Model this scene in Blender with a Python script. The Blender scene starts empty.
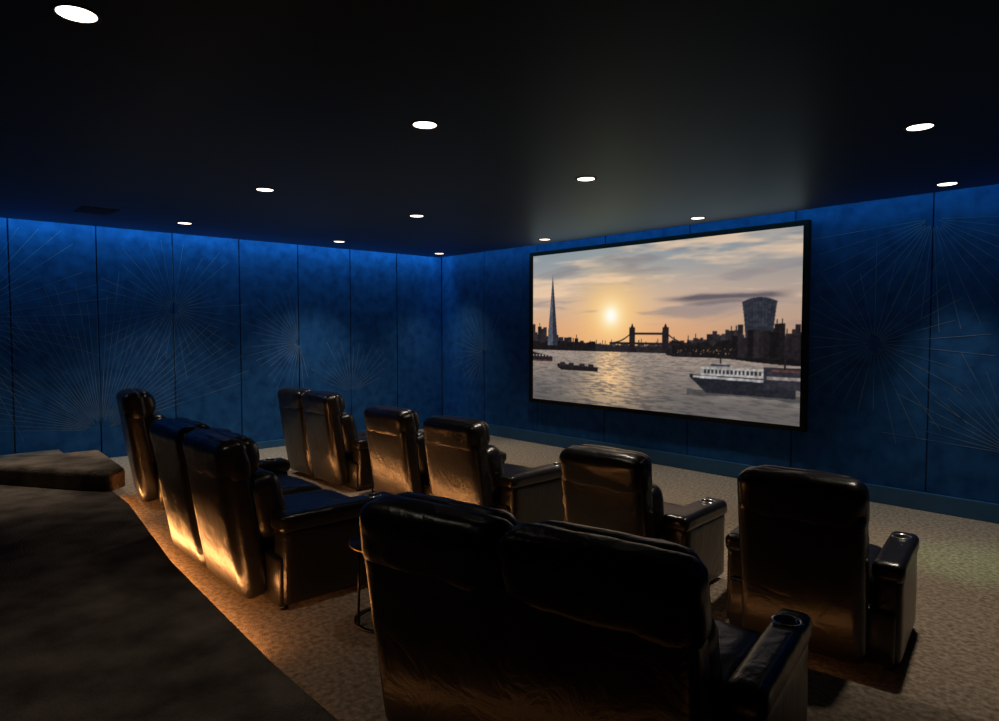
import bpy, bmesh, math, random
import numpy as np
from mathutils import Vector, Matrix, noise
random.seed(7); np.random.seed(7)
S = bpy.context.scene
S.view_settings.view_transform = 'Standard'
COL = S.collection
H = 2.80
F0 = -0.12     # front floor level (second row tier is z = 0)

# ------------------------------------------------------------------ helpers
def link(o, parent=None):
    COL.objects.link(o)
    if parent is not None:
        o.parent = parent
    return o

def empty(name, loc=(0,0,0), rz=0.0):
    o = bpy.data.objects.new(name, None)
    o.empty_display_size = 0.1
    o.location = loc
    o.rotation_euler = (0,0,rz)
    return link(o)

def mesh_obj(name, bm, mat, parent=None, smooth=True, loc=(0,0,0), rot=(0,0,0)):
    me = bpy.data.meshes.new(name)
    bm.to_mesh(me); bm.free()
    if smooth:
        for p in me.polygons: p.use_smooth = True
    if mat: me.materials.append(mat)
    o = bpy.data.objects.new(name, me)
    o.location = loc; o.rotation_euler = rot
    return link(o, parent)

def bm_box(bm, lo, hi, bev=0.0, seg=2):
    r = bmesh.ops.create_cube(bm, size=1.0)
    vs = r['verts']
    lo = Vector(lo); hi = Vector(hi)
    c = (lo+hi)/2; s = hi-lo
    for v in vs:
        v.co = Vector((v.co.x*s.x, v.co.y*s.y, v.co.z*s.z)) + c
    if bev > 0:
        es = list({e for v in vs for e in v.link_edges})
        bmesh.ops.bevel(bm, geom=es, offset=bev, segments=seg, profile=0.5, affect='EDGES')

def box(name, lo, hi, mat, parent=None, bev=0.0, seg=2, smooth=False):
    bm = bmesh.new(); bm_box(bm, lo, hi, bev, seg)
    return mesh_obj(name, bm, mat, parent, smooth)

def prism(name, pts, z0, z1, mat, parent=None, bev=0.0, seg=3):
    bm = bmesh.new()
    f = bm.faces.new([bm.verts.new((x,y,z0)) for x,y in pts])
    r = bmesh.ops.extrude_face_region(bm, geom=[f])
    for g in r['geom']:
        if isinstance(g, bmesh.types.BMVert): g.co.z = z1
    bmesh.ops.recalc_face_normals(bm, faces=bm.faces[:])
    if bev > 0:
        es = [e for e in bm.edges if all(abs(v.co.z-z1)<1e-5 for v in e.verts)
              or (abs(e.verts[0].co.z-e.verts[1].co.z)>1e-4 and bev>0.03)]
        bmesh.ops.bevel(bm, geom=es, offset=bev, segments=seg, profile=0.5, affect='EDGES')
    return mesh_obj(name, bm, mat, parent, False)

def cushion_mesh(bm, size, r, n=12, puff=(0,0,0), wrinkle=0.0, seed=0.0, M=Matrix(), seams=(), sdep=0.016):
    """soft rounded upholstery block"""
    hx, hy, hz = size[0]/2, size[1]/2, size[2]/2
    r = min(r, hx*0.98, hy*0.98, hz*0.98)
    b = bmesh.new()
    bmesh.ops.create_cube(b, size=2.0)
    bmesh.ops.subdivide_edges(b, edges=b.edges[:], cuts=n, use_grid_fill=True)
    for v in b.verts:
        p = [math.sin(max(-1,min(1,c))*math.pi/2) for c in v.co]
        q = Vector((p[0]*hx, p[1]*hy, p[2]*hz))
        c = Vector((max(-(hx-r),min(hx-r,q.x)), max(-(hy-r),min(hy-r,q.y)), max(-(hz-r),min(hz-r,q.z))))
        d = q-c
        if d.length > 1e-6: q = c + d.normalized()*r
        nx, ny, nz = q.x/hx, q.y/hy, q.z/hz
        o = Vector((0,0,0))
        o.x = puff[0]*nx*max(0,1-ny*ny)*max(0,1-nz*nz)
        o.y = puff[1]*ny*max(0,1-nx**4)*max(0,1-nz*nz)
        o.z = puff[2]*nz*max(0,1-nx**4)*max(0,1-ny**4)
        for sx in seams:
            o.y -= sdep*ny*math.exp(-((q.x-sx)/0.022)**2)
        if wrinkle > 0:
            s = Vector((q.x*9+seed, q.y*9+seed*1.7, q.z*9))
            nn = noise.noise(s)*0.6 + (0.5-abs(noise.noise(s*2.1)))*0.5
            dirv = Vector((nx*abs(nx)**3, ny*abs(ny)**3, nz*abs(nz)**3))
            if dirv.length > 1e-6: o += dirv.normalized()*wrinkle*nn
        v.co = M @ (q+o)
    me = bpy.data.meshes.new("tmp"); b.to_mesh(me); b.free()
    bm.from_mesh(me); bpy.data.meshes.remove(me)

def cushion(name, center, size, r, mat, parent, rx=0.0, **k):
    bm = bmesh.new()
    cushion_mesh(bm, size, r, **k)
    return mesh_obj(name, bm, mat, parent, True, center, (rx,0,0))

def lathe(name, prof, mat, parent=None, loc=(0,0,0), n=40, smooth=True):
    bm = bmesh.new()
    rings=[]
    for (rr,z) in prof:
        rings.append([bm.verts.new((max(rr,1e-4)*math.cos(2*math.pi*i/n), max(rr,1e-4)*math.sin(2*math.pi*i/n), z)) for i in range(n)])
    for a,b in zip(rings[:-1], rings[1:]):
        for i in range(n):
            bm.faces.new((a[i],a[(i+1)%n],b[(i+1)%n],b[i]))
    bmesh.ops.recalc_face_normals(bm, faces=bm.faces[:])
    return mesh_obj(name, bm, mat, parent, smooth, loc)

# ------------------------------------------------------------------ materials
def mat_base(name):
    m = bpy.data.materials.new(name); m.use_nodes = True
    nt = m.node_tree
    return m, nt, nt.nodes['Principled BSDF']

def noise_mat(name, c1, c2, scale, rough, detail=6, bump=0.0, bscale=None, metal=0.0, spec=0.5, sheen=0.0, lo=0.35, hi=0.65, bdist=0.01, stretch=(1,1,1), coat=0.0, stint=None):
    m, nt, p = mat_base(name)
    tc = nt.nodes.new('ShaderNodeTexCoord')
    mp = nt.nodes.new('ShaderNodeMapping'); mp.inputs['Scale'].default_value = stretch
    nt.links.new(tc.outputs['Object'], mp.inputs['Vector'])
    n = nt.nodes.new('ShaderNodeTexNoise'); n.inputs['Scale'].default_value = scale; n.inputs['Detail'].default_value = detail
    nt.links.new(mp.outputs[0], n.inputs['Vector'])
    cr = nt.nodes.new('ShaderNodeValToRGB')
    cr.color_ramp.elements[0].position = lo; cr.color_ramp.elements[0].color = (*c1,1)
    cr.color_ramp.elements[1].position = hi; cr.color_ramp.elements[1].color = (*c2,1)
    nt.links.new(n.outputs['Fac'], cr.inputs['Fac'])
    nt.links.new(cr.outputs['Color'], p.inputs['Base Color'])
    p.inputs['Roughness'].default_value = rough
    p.inputs['Metallic'].default_value = metal
    p.inputs['Specular IOR Level'].default_value = spec
    p.inputs['Coat Weight'].default_value = coat
    if stint: p.inputs['Specular Tint'].default_value = (*stint,1)
    if sheen: p.inputs['Sheen Weight'].default_value = sheen
    if bump:
        n2 = nt.nodes.new('ShaderNodeTexNoise'); n2.inputs['Scale'].default_value = bscale or scale*4; n2.inputs['Detail'].default_value = 8
        nt.links.new(tc.outputs['Object'], n2.inputs['Vector'])
        b = nt.nodes.new('ShaderNodeBump'); b.inputs['Strength'].default_value = bump; b.inputs['Distance'].default_value = bdist
        nt.links.new(n2.outputs['Fac'], b.inputs['Height'])
        nt.links.new(b.outputs['Normal'], p.inputs['Normal'])
    return m

M_wall = noise_mat('navy_velvet_panel', (0.007,0.052,0.175), (0.017,0.100,0.300), 7.0, 0.8, detail=15, bump=0.3, bscale=30, bdist=0.004, spec=0.10, lo=0.3, hi=0.7)
M_gap = noise_mat('panel_gap_black', (0.002,0.004,0.008), (0.004,0.006,0.01), 4, 0.9)
M_inlay = noise_mat('inlay_thread', (0.045,0.135,0.30), (0.18,0.26,0.36), 3, 0.6, metal=0.1, spec=0.2)
M_base = noise_mat('skirting_blue', (0.014,0.090,0.21), (0.018,0.11,0.25), 4, 0.4)

def ceiling_mat():
    # black eggshell paint: dark diffuse body under a thin cool gloss with Fresnel falloff
    m = bpy.data.materials.new('ceiling_black_eggshell'); m.use_nodes = True
    nt = m.node_tree; nt.nodes.clear()
    tc = nt.nodes.new('ShaderNodeTexCoord')
    n = nt.nodes.new('ShaderNodeTexNoise'); n.inputs['Scale'].default_value = 3.0
    nt.links.new(tc.outputs['Object'], n.inputs['Vector'])
    cr = nt.nodes.new('ShaderNodeValToRGB')
    cr.color_ramp.elements[0].color = (0.0015,0.002,0.0025,1); cr.color_ramp.elements[1].color = (0.0022,0.0028,0.0034,1)
    nt.links.new(n.outputs['Fac'], cr.inputs['Fac'])
    d = nt.nodes.new('ShaderNodeBsdfDiffuse'); nt.links.new(cr.outputs['Color'], d.inputs['Color'])
    g = nt.nodes.new('ShaderNodeBsdfGlossy')
    g.inputs['Color'].default_value = (0.40,0.60,0.76,1); g.inputs['Roughness'].default_value = 0.42
    fr = nt.nodes.new('ShaderNodeFresnel'); fr.inputs['IOR'].default_value = 1.25
    a = nt.nodes.new('ShaderNodeMixShader'); o = nt.nodes.new('ShaderNodeOutputMaterial')
    nt.links.new(fr.outputs[0], a.inputs[0])
    nt.links.new(d.outputs[0], a.inputs[1]); nt.links.new(g.outputs[0], a.inputs[2]); nt.links.new(a.outputs[0], o.inputs[0])
    return m
M_ceil = ceiling_mat()
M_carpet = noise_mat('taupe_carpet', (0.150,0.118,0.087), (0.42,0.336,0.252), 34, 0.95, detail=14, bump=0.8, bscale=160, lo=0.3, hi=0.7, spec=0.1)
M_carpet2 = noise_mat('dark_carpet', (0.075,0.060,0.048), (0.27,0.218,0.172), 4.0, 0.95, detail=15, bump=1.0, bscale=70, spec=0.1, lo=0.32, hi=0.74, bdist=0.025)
M_steel = noise_mat('brushed_steel', (0.5,0.5,0.48), (0.7,0.7,0.67), 20, 0.25, metal=1.0)
M_cup = noise_mat('cup_inner_steel', (0.25,0.28,0.25), (0.4,0.42,0.38), 20, 0.35, metal=1.0)
M_blackm = noise_mat('black_metal', (0.01,0.01,0.01), (0.02,0.02,0.02), 20, 0.35, metal=0.6)
M_frame = noise_mat('black_velvet_frame', (0.002,0.002,0.002), (0.004,0.004,0.004), 20, 0.7, spec=0.2)
M_trim = noise_mat('downlight_trim', (0.02,0.02,0.02), (0.025,0.025,0.025), 20, 0.5, spec=0.2)
M_brass = noise_mat('brass', (0.6,0.4,0.15), (0.75,0.5,0.2), 10, 0.3, metal=1.0)

def leather():
    m, nt, p = mat_base('black_leather')
    tc = nt.nodes.new('ShaderNodeTexCoord')
    n1 = nt.nodes.new('ShaderNodeTexNoise'); n1.inputs['Scale'].default_value = 6; n1.inputs['Detail'].default_value = 4; n1.inputs['Distortion'].default_value = 0.8
    v = nt.nodes.new('ShaderNodeTexVoronoi'); v.inputs['Scale'].default_value = 160
    nt.links.new(tc.outputs['Object'], n1.inputs['Vector']); nt.links.new(tc.outputs['Object'], v.inputs['Vector'])
    b1 = nt.nodes.new('ShaderNodeBump'); b1.inputs['Strength'].default_value = 0.5; b1.inputs['Distance'].default_value = 0.015
    b2 = nt.nodes.new('ShaderNodeBump'); b2.inputs['Strength'].default_value = 0.10; b2.inputs['Distance'].default_value = 0.002
    nt.links.new(n1.outputs['Fac'], b1.inputs['Height']); nt.links.new(v.outputs['Distance'], b2.inputs['Height'])
    nt.links.new(b1.outputs['Normal'], b2.inputs['Normal']); nt.links.new(b2.outputs['Normal'], p.inputs['Normal'])
    cr = nt.nodes.new('ShaderNodeValToRGB')
    cr.color_ramp.elements[0].color = (0.007,0.0062,0.006,1); cr.color_ramp.elements[1].color = (0.012,0.011,0.0105,1)
    nt.links.new(n1.outputs['Fac'], cr.inputs['Fac']); nt.links.new(cr.outputs['Color'], p.inputs['Base Color'])
    p.inputs['Roughness'].default_value = 0.28
    p.inputs['Specular IOR Level'].default_value = 0.5
    return m
M_leather = leather()

def emis(name, col, strength):
    m = bpy.data.materials.new(name); m.use_nodes = True
    nt = m.node_tree; nt.nodes.clear()
    e = nt.nodes.new('ShaderNodeEmission'); e.inputs['Color'].default_value = (*col,1); e.inputs['Strength'].default_value = strength
    o = nt.nodes.new('ShaderNodeOutputMaterial'); nt.links.new(e.outputs[0], o.inputs[0])
    return m
M_lens = emis('downlight_lens', (1.0,0.90,0.74), 4.0)

# ------------------------------------------------------------------ room
X1, Y0 = 11.0, -9.2
HT = 3.0
SL = 0.22
floor_o = box('floor', (-0.2, Y0-0.2, F0-0.1), (X1+0.2, 0.2, F0), M_carpet)
wl = box('wall_left', (-0.2, Y0-0.2, F0), (-0.03, 0.2, HT), M_gap)
ws = box('wall_screen', (-0.03, 0.03, F0), (X1, 0.2, HT), M_gap)
wr = box('wall_right', (X1, Y0, F0), (X1+0.2, 0.2, HT), M_wall)
wb = box('wall_back', (-0.03, Y0-0.2, F0), (X1, Y0, HT), M_wall)
ceil_o = box('ceiling', (SL, Y0, H), (X1, -SL, H+0.05), M_ceil)
box('ceiling_cove_top', (-0.2, Y0-0.2, HT), (X1+0.2, 0.2, HT+0.08), M_gap)

# upholstered wall panels
bm = bmesh.new()
js = [0.0] + [-(0.93+0.865*i) for i in range(10)]
js = [j for j in js if j > Y0] + [Y0]
for a, b in zip(js[:-1], js[1:]):
    bm_box(bm, (-0.03, b+0.007, F0+0.08), (0.0, a-0.007, HT), 0.006, 2)
mesh_obj('wall_panels', bm, M_wall, wl, False)
bm = bmesh.new()
jr = [0.0, 1.12, 2.33, 3.6, 4.88, 6.15, 7.42, 8.69, 9.96, X1]
for a, b in zip(jr[:-1], jr[1:]):
    bm_box(bm, (a+0.005, 0.0, F0+0.1), (b-0.005, 0.03, HT), 0.006, 2)
mesh_obj('wall_panels', bm, M_wall, ws, False)

def bursts(name, centres, parent, plane):
    bm = bmesh.new()
    for (cu, cz, R, n, a0, a1) in centres:
        for i in range(n):
            a = a0 + (a1-a0)*(i+0.5)/n + random.uniform(-0.01,0.01)
            r0 = R*random.uniform(0.05,0.10); r1 = R*random.choice([1.0,0.82,0.66,0.92])*random.uniform(0.94,1.04)
            du, dz = math.cos(a), math.sin(a)
            z1 = cz+dz*r1
            if z1 < 0.14: r1 = (0.14-cz)/dz
            if z1 > H-0.06: r1 = (H-0.06-cz)/dz
            u1 = cu+du*r1
            if plane=='x':
                if u1 > -0.02: r1 = (-0.02-cu)/du
            else:
                if u1 < 0.02: r1 = (0.02-cu)/du
            if r1 <= r0: continue
            w = 0.0024
            pts = []
            for (r, s) in ((r0,-1),(r1,-1),(r1,1),(r0,1)):
                u = cu+du*r - dz*w*s; z = cz+dz*r + du*w*s
                pts.append((0.0025,u,z) if plane=='x' else (u,-0.0025,z))
            bm.faces.new([bm.verts.new(p) for p in pts])
    return mesh_obj(name, bm, M_inlay, parent, False)
T = math.pi
bursts('burst_inlay', [(-5.255,0.35,1.9,46,T*0.08,T*0.98), (-4.39,1.85,0.95,38,0,2*T), (-6.6,1.7,1.5,50,0,2*T),
                       (-2.66,1.4,0.85,24,T*0.5,T*1.6), (-1.795,0.6,0.9,18,T*0.1,T*0.9)], wl, 'x')
bursts('burst_inlay', [(6.95,1.45,1.05,30,0,2*T), (7.42,2.6,1.1,20,T*1.0,T*2.0), (1.12,1.2,0.8,20,T*0.3,T*1.4), (8.1,0.5,1.1,24,0,T)], ws, 'y')

box('baseboard_screen', (0.0, -0.025, F0), (X1, 0.03, 0.05), M_base, None, 0.004)
box('baseboard_left', (-0.03, Y0, F0), (0.02, -0.025, -0.02), M_base, None, 0.004)

# tiers
prism('floor_tier', [(0.02,-4.30),(3.0,-4.22),(6.0,-4.16),(8.0,-4.02),(X1,-3.60),(X1,-6.1),(6.6,-6.1),(0.02,-5.8)], F0, 0.0, M_carpet, None, 0.01)
PZ = 0.17
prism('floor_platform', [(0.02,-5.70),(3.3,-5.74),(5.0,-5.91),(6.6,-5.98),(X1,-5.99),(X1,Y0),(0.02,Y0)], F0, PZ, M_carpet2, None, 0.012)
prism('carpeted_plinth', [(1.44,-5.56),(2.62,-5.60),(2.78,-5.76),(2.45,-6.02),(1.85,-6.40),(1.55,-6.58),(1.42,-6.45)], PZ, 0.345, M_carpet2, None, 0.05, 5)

# ceiling vent
bm = bmesh.new()
bm_box(bm, (1.2,-5.70,H-0.006), (1.62,-5.36,H), 0.002)
for i in range(8):
    bm_box(bm, (1.225,-5.67+i*0.038,H-0.010), (1.595,-5.66+i*0.038,H-0.005))
mesh_obj('ceiling_vent', bm, M_trim, None, False)

# ------------------------------------------------------------------ recessed downlights
DL = [(6.25,-6.565,20,92),(6.02,-4.74,12,92),(8.00,-2.51,145,85),(5.74,-2.93,160,88),(7.66,-0.55,100,62),(5.33,-0.57,120,62),(3.58,-4.68,20,92),(3.37,-2.92,115,92),
      (3.01,-0.56,115,62),(1.18,-4.60,120,100),(0.94,-2.50,135,100),(0.72,-0.60,60,84),(1.44,-6.40,88,92)]
for (x,y,en,an) in DL:
    e = empty('recessed_downlight', (x,y,H))
    lathe('trim_ring', [(0.073,0.0),(0.086,0.0),(0.086,-0.005),(0.081,-0.007),(0.073,-0.004)], M_trim, e)
    lathe('lens', [(0.0,-0.003),(0.070,-0.003)], M_lens, e)
    l = bpy.data.lights.new('lamp', 'SPOT')
    l.energy = en
    l.color = (1.0,0.86,0.70)
    l.spot_size = math.radians(an); l.spot_blend = 0.9; l.shadow_soft_size = 0.06
    o = bpy.data.objects.new('lamp', l); o.location = (0,0,-0.03)
    link(o, e)
    if abs(x-8.00) < 0.01:  # extra green spot added to tint the floor ahead; not a real fitting
        l = bpy.data.lights.new('green_spill_helper', 'SPOT'); l.energy = 70; l.color = (0.12,1.0,0.35)
        l.spot_size = math.radians(24); l.spot_blend = 1.0; l.shadow_soft_size = 0.04
        o = bpy.data.objects.new('green_spill_helper', l); o.location = (0,0,-0.03)
        o.rotation_euler = Vector((0.10,1.15,-2.9)).to_track_quat('-Z','Y').to_euler()
        link(o, e)

def area(name, loc, rot, sx, sy, energy, col, parent=None, spread=180):
    l = bpy.data.lights.new(name, 'AREA'); l.shape='RECTANGLE'; l.size=sx; l.size_y=sy
    l.energy=energy; l.color=col; l.spread=math.radians(spread)
    o = bpy.data.objects.new(name, l); o.location=loc; o.rotation_euler=rot
    return link(o, parent)
BLUE = (0.13,0.62,1.0)
area('cove_led_strip', (0.18, (Y0)/2, 2.93), (0,math.radians(4),0), 0.05, -Y0-0.2, 40, BLUE)
area('cove_led_strip', (X1/2, -0.18, 2.93), (math.radians(-4),0,0), X1-0.2, 0.05, 22, BLUE)
AMB = (1.0,0.40,0.12)
area('step_led_strip', (4.25,-5.81,0.03), (math.radians(112),0,math.radians(-4)), 3.9, 0.02, 19, AMB)
area('step_led_strip', (7.6,-5.95,0.03), (math.radians(100),0,0), 2.6, 0.02, 0.3, AMB)
area('step_led_strip', (3.9,-4.17,-0.07), (math.radians(108),0,math.radians(1)), 3.2, 0.02, 11, AMB)
area('step_led_strip', (7.0,-4.05,-0.07), (math.radians(88),0,math.radians(4)), 2.4, 0.02, 0.9, AMB)

# ------------------------------------------------------------------ projection screen
sx0, sx1, sz0, sz1 = 2.23, 6.32, 0.50, 2.72
scr = empty('projection_screen', ((sx0+sx1)/2, 0, (sz0+sz1)/2))
hw, hh = (sx1-sx0)/2, (sz1-sz0)/2
fw = 0.055
bm = bmesh.new()
bm_box(bm, (-hw,-0.075,-hh), (hw,-0.004,-hh+fw), 0.004)
bm_box(bm, (-hw,-0.075,hh-fw), (hw,-0.004,hh), 0.004)
bm_box(bm, (-hw,-0.075,-hh+fw), (-hw+fw,-0.004,hh-fw), 0.004)
bm_box(bm, (hw-fw,-0.075,-hh+fw), (hw,-0.004,hh-fw), 0.004)
mesh_obj('frame', bm, M_frame, scr, False)

NX, NY = 760, 406
u = np.linspace(0,1,NX)[None,:].repeat(NY,0)
v = np.linspace(0,1,NY)[:,None].repeat(NX,1)
def vnoise(x, y, seed):
    rng = np.random.RandomState(seed); g = rng.rand(257,257)
    xi = np.floor(x).astype(int); yi = np.floor(y).astype(int)
    fx = x-xi; fy = y-yi
    fx = fx*fx*(3-2*fx); fy = fy*fy*(3-2*fy)
    xi%=256; yi%=256
    return (g[yi,xi]*(1-fx)+g[yi,xi+1]*fx)*(1-fy)+(g[yi+1,xi]*(1-fx)+g[yi+1,xi+1]*fx)*fy
def fbm(x,y,seed,o=5):
    s=0;a=0.5
    for i in range(o):
        s=s+a*vnoise(x*2**i,y*2**i,seed+i); a*=0.5
    return s
def C(r,g,b): return np.array([r,g,b],float)/255.0
def mix(a,b,t): return a*(1-t[...,None])+b*t[...,None]
def sst(a,b,x):
    t=np.clip((x-a)/(b-a),0,1); return t*t*(3-2*t)
HZ = 0.36
img = np.zeros((NY,NX,3))
sky = mix(np.broadcast_to(C(224,166,120),img.shape), C(208,178,154), sst(0.42,0.68,v))
sky = mix(sky, C(140,152,160), sst(0.62,1.0,v))
sky = mix(sky, C(118,118,128), sst(0.5,1.0,u)*0.30)
SU,SV = 0.365,0.575
rd = np.sqrt(((u-SU)*1.85)**2+((v-SV)*1.0)**2)
sky = mix(sky, C(255,204,126), np.exp(-(rd/0.25)**2)*0.85)
wu = fbm(u*3,v*6,400,4)*0.8
cl = fbm(u*4+3+wu,v*18+1+wu*3,11,6)
sky = mix(sky, C(128,122,130), sst(0.46,0.74,cl)*0.55*sst(0.45,0.6,v))
cl2 = fbm(u*4+9+v*3+wu,v*15+5,31,6)
sky = mix(sky, C(246,208,172), sst(0.48,0.72,cl2)*0.7*sst(0.5,0.65,v))
bn = fbm(u*10,v*30,77)
band = np.exp(-((v-0.665-0.02*(u-0.75)-0.03*(bn-0.5))/0.018)**2)*sst(0.52,0.68,u)*sst(1.0,0.90,u)*(0.6+bn)
sky = mix(sky, C(84,80,92), np.clip(band,0,1)*0.85)
band2 = np.exp(-((v-0.635-0.04*(bn-0.5))/0.010)**2)*sst(0.62,0.7,u)*sst(0.9,0.8,u)
sky = mix(sky, C(98,92,102), np.clip(band2,0,1)*0.6)
sky = mix(sky, C(255,238,190), np.exp(-(rd/0.095)**2))
sky = mix(sky, C(255,254,246), np.exp(-(rd/0.045)**2))
# water
yy = 1.0/(HZ+0.03-np.minimum(v,HZ))
wn = fbm(u*60*(0.4+0.06*yy),18*np.log(yy)*3,51,4)
wn2 = fbm(u*10,v*40,91,3)
wat = mix(np.broadcast_to(C(160,144,132),img.shape), C(100,95,93), sst(HZ,0.0,v))
wat = mix(wat, C(66,64,68), sst(0.42,0.66,wn)*0.5)
wat = mix(wat, C(180,168,158), sst(0.5,0.7,wn2)*0.20)
gl = np.exp(-((u-SU)/(0.045+0.32*(HZ-v)))**2)
wat = mix(wat, C(255,206,146), gl*(0.25+0.75*sst(0.58,0.40,wn))*sst(-0.15,0.2,v)*0.9)
img = np.where((v>HZ)[...,None], sky, wat)
dark = C(34,30,33)
tex = 0.65+0.7*fbm(u*120,v*80,123,3)
def put(mask, col, a=1.0):
    global img
    m = np.clip(mask.astype(float),0,1)*a
    img = mix(img, np.array(col)*tex[...,None], m)
rng = np.random.RandomState(5)
def skyline(u0,u1,h0,h1,base,wmin,wmax,col):
    x=u0
    while x<u1:
        w=rng.uniform(wmin,wmax); t=(x-u0)/(u1-u0)
        h=base+(h0*(1-t)+h1*t)*rng.uniform(0.6,1.1)
        c=np.array(col)*rng.uniform(0.75,1.4)
        put((u>=x)&(u<x+w)&(v>base-0.012)&(v<h), c)
        if rng.rand()<0.25: put((np.abs(u-x-w/2)<0.0015)&(v>h-0.01)&(v<h+0.025), c)
        x+=w*0.9
skyline(0.0,0.28,0.12,0.05,HZ,0.006,0.022,dark)
skyline(0.0,0.08,0.16,0.12,HZ,0.008,0.018,dark*1.3)
skyline(0.26,0.70,0.035,0.05,HZ,0.005,0.016,dark*1.6)
skyline(0.58,0.80,0.06,0.12,HZ-0.01,0.006,0.018,dark*1.3)
skyline(0.72,1.01,0.12,0.155,HZ-0.01,0.008,0.024,dark*1.2)
skyline(0.75,1.01,0.08,0.11,HZ-0.02,0.010,0.025,dark*0.8)
put((u>0.60)&(v<HZ+0.005)&(v>HZ-0.012-0.045*sst(0.6,1.0,u)), dark*0.7)
tr = 0.03*fbm(u*50,v*0+3,200,3)
put((u<0.30)&(v>HZ-0.012)&(v<HZ+0.03+tr), dark*0.8)
put((u>0.30)&(u<0.70)&(v>HZ-0.010)&(v<HZ+0.012+tr), dark*1.2)
put((u>0.60)&(v>HZ-0.03)&(v<HZ+0.03+tr*1.6), dark*0.8)
for i in range(60):
    px=rng.uniform(0.62,1.0); pv=HZ-0.01+rng.uniform(0,0.07)*(px-0.3)
    put((np.abs(u-px)<0.0014)&(np.abs(v-pv)<0.003), C(230,180,120), 0.5)
# glass tower
sh = np.abs(u-0.100) < 0.027*np.clip((0.86-v)/(0.86-HZ),0,1)
put(sh&(v>HZ+0.02), C(84,86,98)); put(sh&(u>0.101)&(v>HZ+0.02), C(44,48,60))
# curved high-rise
wv = np.clip((v-0.44)/(0.66-0.44),0,1)
put((np.abs(u-0.88)<0.040+0.013*wv**1.5)&(v>0.42)&(v<0.655-((u-0.88)*3.0)**2), C(44,46,56))
put((np.abs(u-0.872)<0.030+0.012*wv)&(v>0.50)&(v<0.635)&(np.sin(u*700)>0), C(52,54,64))
skyline(0.80,1.01,0.15,0.155,HZ-0.01,0.010,0.024,dark*0.9)
# tower bridge
for bx in (0.452,0.578):
    put((np.abs(u-bx)<0.0115)&(v>HZ-0.01)&(v<0.475), dark)
    put((np.abs(u-bx)<0.0115*np.clip((0.525-v)/0.05,0,1))&(v>=0.475), dark)
    for s in (-0.009,0.009): put((np.abs(u-bx-s)<0.0022)&(v>0.47)&(v<0.50), dark)
    put((np.abs(u-bx)<0.018)&(v>HZ-0.012)&(v<HZ+0.015), dark)
put((u>0.45)&(u<0.58)&(np.abs(v-0.462)<0.006), dark)
put((u>0.36)&(u<0.69)&(np.abs(v-0.402)<0.006), dark)
for (a,b) in ((0.37,0.445),(0.585,0.665)):
    t=(u-a)/(b-a)
    q=0.405+0.055*(t**2 if a<0.5 else (1-t)**2)
    put((t>0)&(t<1)&(np.abs(v-q)<0.004), dark)
# moored boats at left
put((u<0.100)&(v>0.275)&(v<0.332-0.3*u), dark*1.1); put((u<0.085)&(v>0.302)&(v<0.315)&(np.sin(u*400)>0), C(150,142,138))
put((u<0.10)&(np.abs(v-0.272)<0.005), C(90,52,52))
put((u>0.125)&(u<0.31)&(v>0.215)&(v<0.258-0.08*(u-0.125))&((u+v)>0.36), dark*0.9)
for bx in (0.15,0.19,0.24,0.28): put((np.abs(u-bx)<0.012)&(v>0.24)&(v<0.270-0.05*(bx-0.1)), dark*1.2)
for bx in (0.60,0.635,0.66): put((np.abs(u-bx)<0.014)&(v>0.335)&(v<0.352), dark)
# ferry
hullT = 0.235-0.03*(u-0.66)
put((u>0.655)&(v>0.105+0.03*wn2)&(v<0.150), C(54,54,58), 0.6)
put((u>0.665)&(u<0.985)&(v>0.135+0.09*np.clip((0.72-u)/0.06,0,1))&(v<hullT), C(36,37,44))
put((u>0.675)&(u<0.91)&(np.abs(v-hullT+0.012)<0.007), C(170,168,168))
put((u>0.70)&(u<0.90)&(v>0.232)&(v<0.278), C(170,165,160))
put((u>0.71)&(u<0.89)&(v>0.243)&(v<0.265)&(np.sin(u*520)>-0.3), C(52,54,62))
put((u>0.73)&(u<0.80)&(v>0.278)&(v<0.302), C(145,141,140))
put((u>0.735)&(u<0.795)&(v>0.285)&(v<0.296), C(60,60,68))
put((u>0.895)&(v>0.18)&(v<0.290), C(48,46,54)); put((u>0.905)&(v>0.225)&(v<0.242), C(140,132,128))
put((u>0.92)&(v>0.268)&(v<0.280), C(90,60,56))
put((np.abs(u-0.955)<0.0025)&(v>0.28)&(v<0.36), dark); put((np.abs(u-0.765)<0.002)&(v>0.3)&(v<0.345), dark)
for _ in range(2):
    k = img.copy()
    k[1:-1,1:-1] = (img[1:-1,1:-1]*2+img[:-2,1:-1]+img[2:,1:-1]+img[1:-1,:-2]+img[1:-1,2:])/6
    img = k
img = np.clip(img,0,1)
lin = np.where(img<=0.04045, img/12.92, ((img+0.055)/1.055)**2.4)
w2, h2 = hw-fw+0.003, hh-fw+0.003
me = bpy.data.meshes.new('picture')
X = (u*2-1)*w2; Z=(v*2-1)*h2
verts = np.stack([X.ravel(), np.full(X.size,-0.045), Z.ravel()],1)
idx = np.arange(NX*NY).reshape(NY,NX)
faces = np.stack([idx[:-1,:-1].ravel(), idx[:-1,1:].ravel(), idx[1:,1:].ravel(), idx[1:,:-1].ravel()],1)
me.from_pydata(verts.tolist(), [], faces.tolist())
ca = me.color_attributes.new('Col','FLOAT_COLOR','POINT')
ca.data.foreach_set('color', np.concatenate([lin.reshape(-1,3), np.ones((NX*NY,1))],1).astype(np.float32).ravel())
ms = bpy.data.materials.new('screen_picture'); ms.use_nodes=True
nt = ms.node_tree; nt.nodes.clear()
at = nt.nodes.new('ShaderNodeVertexColor'); at.layer_name='Col'
em = nt.nodes.new('ShaderNodeEmission'); em.inputs['Strength'].default_value=1.0
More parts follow.
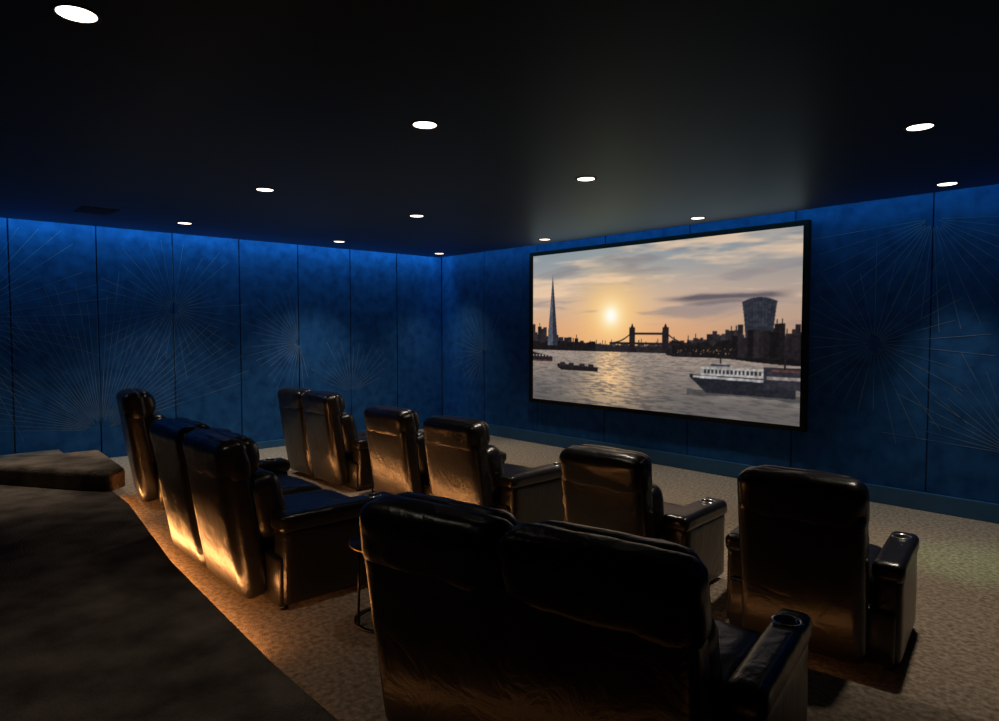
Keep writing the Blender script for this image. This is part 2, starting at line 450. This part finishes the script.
out = nt.nodes.new('ShaderNodeOutputMaterial')
nt.links.new(at.outputs['Color'], em.inputs['Color']); nt.links.new(em.outputs[0], out.inputs[0])
me.materials.append(ms)
link(bpy.data.objects.new('picture', me), scr)

# ------------------------------------------------------------------ seating
def seating(name, cx, y, rz=0.0, seats=1, z=0.0, k=0, SW=0.655, AW=0.165, AL=0.78, hs=1.0, split=False):
    W = seats*SW + 2*AW
    e = empty(name, (cx, y, z), math.radians(rz))
    L = M_leather
    box('base', (-W/2+0.03, 0.06, 0.02), (W/2-0.03, min(0.78,AL), 0.30), L, e, 0.02, 3, True)
    for fx in (-W/2+0.06, W/2-0.06):
        for fy in (0.10,min(0.72,AL-0.06)):
            lathe('foot', [(0.0,0.0),(0.022,0.0),(0.026,0.03),(0.0,0.03)], M_blackm, e, (fx,fy,0), 16)
    dh = (hs-1.0)*0.95
    if not split:
        seams = (0.0,) if seats == 2 else ()
        cushion('back_shell', (0, -0.050, 0.44+dh/2), (seats*SW,0.15,0.80+dh), 0.045, L, e, rx=math.radians(9), n=14+18*(seats-1), puff=(0,0.008,0), wrinkle=0.003, seed=k*3.1, seams=seams)
    for i in range(seats):
        sx = -seats*SW/2 + SW*(i+0.5)
        sd = k*3.1+i*1.7
        w = SW-0.002
        if split:
            w = SW-0.024
            cushion('back_shell', (sx, -0.050, 0.44+dh/2), (w,0.15,0.80+dh), 0.055, L, e, rx=math.radians(9), n=16, puff=(0,0.014,0), wrinkle=0.003, seed=sd)
        cushion('back_top', (sx, -0.102, 0.84+dh), (w+(0.022 if (seats==2 and not split) else 0.006),0.168,0.25), 0.062, L, e, rx=math.radians(10), n=16, puff=(0.002,0.010,0.012), wrinkle=0.010, seed=sd+5)
        cushion('headrest_pillow', (sx, -0.03, 0.86+dh), (w-0.06,0.15,0.22), 0.07, L, e, rx=math.radians(8), n=12, puff=(0,0.03,0.01), wrinkle=0.012, seed=sd+7)
        cushion('lumbar_cushion', (sx, 0.09, 0.56+dh/2), (w-0.04,0.20,0.40+dh), 0.08, L, e, rx=math.radians(12), n=12, puff=(0,0.03,0), wrinkle=0.010, seed=sd+9)
        cushion('seat_cushion', (sx, 0.14+AL*0.42, 0.36), (w,AL*0.85,0.17), 0.06, L, e, n=14, puff=(0,0.01,0.025), wrinkle=0.010, seed=sd+11)
        cushion('footrest_panel', (sx, AL+0.02, 0.20), (w-0.01,0.09,0.32), 0.035, L, e, n=10, puff=(0,0.02,0), wrinkle=0.006, seed=sd+13)
    for s in (-1,1):
        ax = s*(W/2-AW/2)
        ay = 0.065+AL/2
        cushion('arm_panel', (ax, ay, 0.25), (AW-0.01,AL-0.04,0.44), 0.03, L, e, n=12, puff=(0.004,0,0), wrinkle=0.002, seed=s+k)
        pad = cushion('arm_pad', (ax, ay, 0.490), (AW+0.006,AL,0.10), 0.036, L, e, n=14, puff=(0,0.0,0.004), wrinkle=0.004, seed=s*2+k)
        cy, cr = AL-0.08, 0.044
        bmc = bmesh.new()
        bmesh.ops.create_cone(bmc, cap_ends=True, segments=32, radius1=cr, radius2=cr, depth=0.12)
        cut = mesh_obj('cut', bmc, None, e, False, (ax, cy, 0.55))
        bpy.context.view_layer.update()
        md = pad.modifiers.new('b','BOOLEAN'); md.object=cut; md.operation='DIFFERENCE'; md.solver='EXACT'
        dg = bpy.context.evaluated_depsgraph_get()
        nm = bpy.data.meshes.new_from_object(pad.evaluated_get(dg))
        pad.modifiers.clear(); pad.data = nm
        bpy.data.objects.remove(cut)
        top = 0.5445
        lathe('cup_holder', [(0.0,top-0.055),(cr-0.003,top-0.055),(cr-0.003,top),(cr,top+0.004),(cr+0.007,top+0.004),(cr+0.009,top-0.004)], M_steel, e, (ax,cy,0), 36)
        lathe('cup_holder_mat', [(0.0,top-0.050),(cr-0.006,top-0.050)], M_cup, e, (ax,cy,0), 36)
    return e

# front row
seating('leather_loveseat', 2.42, -3.63, 0, 2, F0, k=1, SW=0.62, hs=1.05, split=True)
seating('leather_recliner', 4.09, -3.65, 0, 1, F0, k=2)
seating('leather_recliner', 5.06, -3.66, 2, 1, F0, k=3)
seating('leather_recliner', 6.62, -3.68, 5, 1, F0, k=4, SW=0.63, hs=0.95, AL=0.62)
seating('leather_recliner', 7.85, -3.66, 10, 1, F0, k=5, SW=0.60, AW=0.14, AL=0.68)
# second row
seating('leather_recliner', 2.55, -5.42, -8, 1, 0, k=6, hs=1.05)
seating('leather_loveseat', 4.96, -5.64, 0, 2, 0, k=7, SW=0.685, hs=0.99, split=True)
seating('leather_loveseat', 7.73, -5.57, 12, 2, 0, k=8, SW=0.635, AW=0.12, AL=0.70, hs=0.98)

def side_table(x, y, z=0.0, r=0.2, h=0.50):
    e = empty('side_table', (x,y,z))
    lathe('top', [(0.0,h-0.018),(r-0.004,h-0.018),(r,h-0.014),(r,h-0.004),(r-0.004,h),(0.0,h)], M_blackm, e)
    lathe('rim', [(r,h-0.012),(r+0.004,h-0.012),(r+0.004,h-0.004),(r,h-0.004)], M_brass, e)
    for i in range(3):
        a = 2*math.pi*i/3+0.4
        bm = bmesh.new()
        p0 = Vector((math.cos(a)*r*0.85, math.sin(a)*r*0.85, 0.012)); p1 = Vector((math.cos(a)*r*0.8, math.sin(a)*r*0.8, h-0.015))
        d = p1-p0
        bmesh.ops.create_cone(bm, cap_ends=True, segments=12, radius1=0.007, radius2=0.007, depth=d.length,
                              matrix=Matrix.Translation((p0+p1)/2) @ d.to_track_quat('Z','Y').to_matrix().to_4x4())
        mesh_obj('leg', bm, M_blackm, e)
    lathe('base_ring', [(r*0.80,0.0),(r*0.9,0.0),(r*0.9,0.012),(r*0.80,0.012),(r*0.80,0.0)], M_blackm, e)
side_table(6.26,-5.18,0,0.20,0.44)
side_table(3.39,-3.40,F0,0.12,0.48)
side_table(3.60,-5.10,0,0.2,0.48)

# ------------------------------------------------------------------ world, camera
w = bpy.data.worlds.new('world'); S.world = w; w.use_nodes = True
w.node_tree.nodes['Background'].inputs['Color'].default_value = (0.002,0.003,0.005,1)
cam = bpy.data.cameras.new('camera'); cam.sensor_width = 36; cam.lens = 668/999*36
co = bpy.data.objects.new('camera', cam)
co.location = (9.31,-7.14,1.575)
co.rotation_euler = (math.radians(90-2.61), 0, math.radians(47.6))
link(co); S.camera = co
cam.clip_start = 0.05
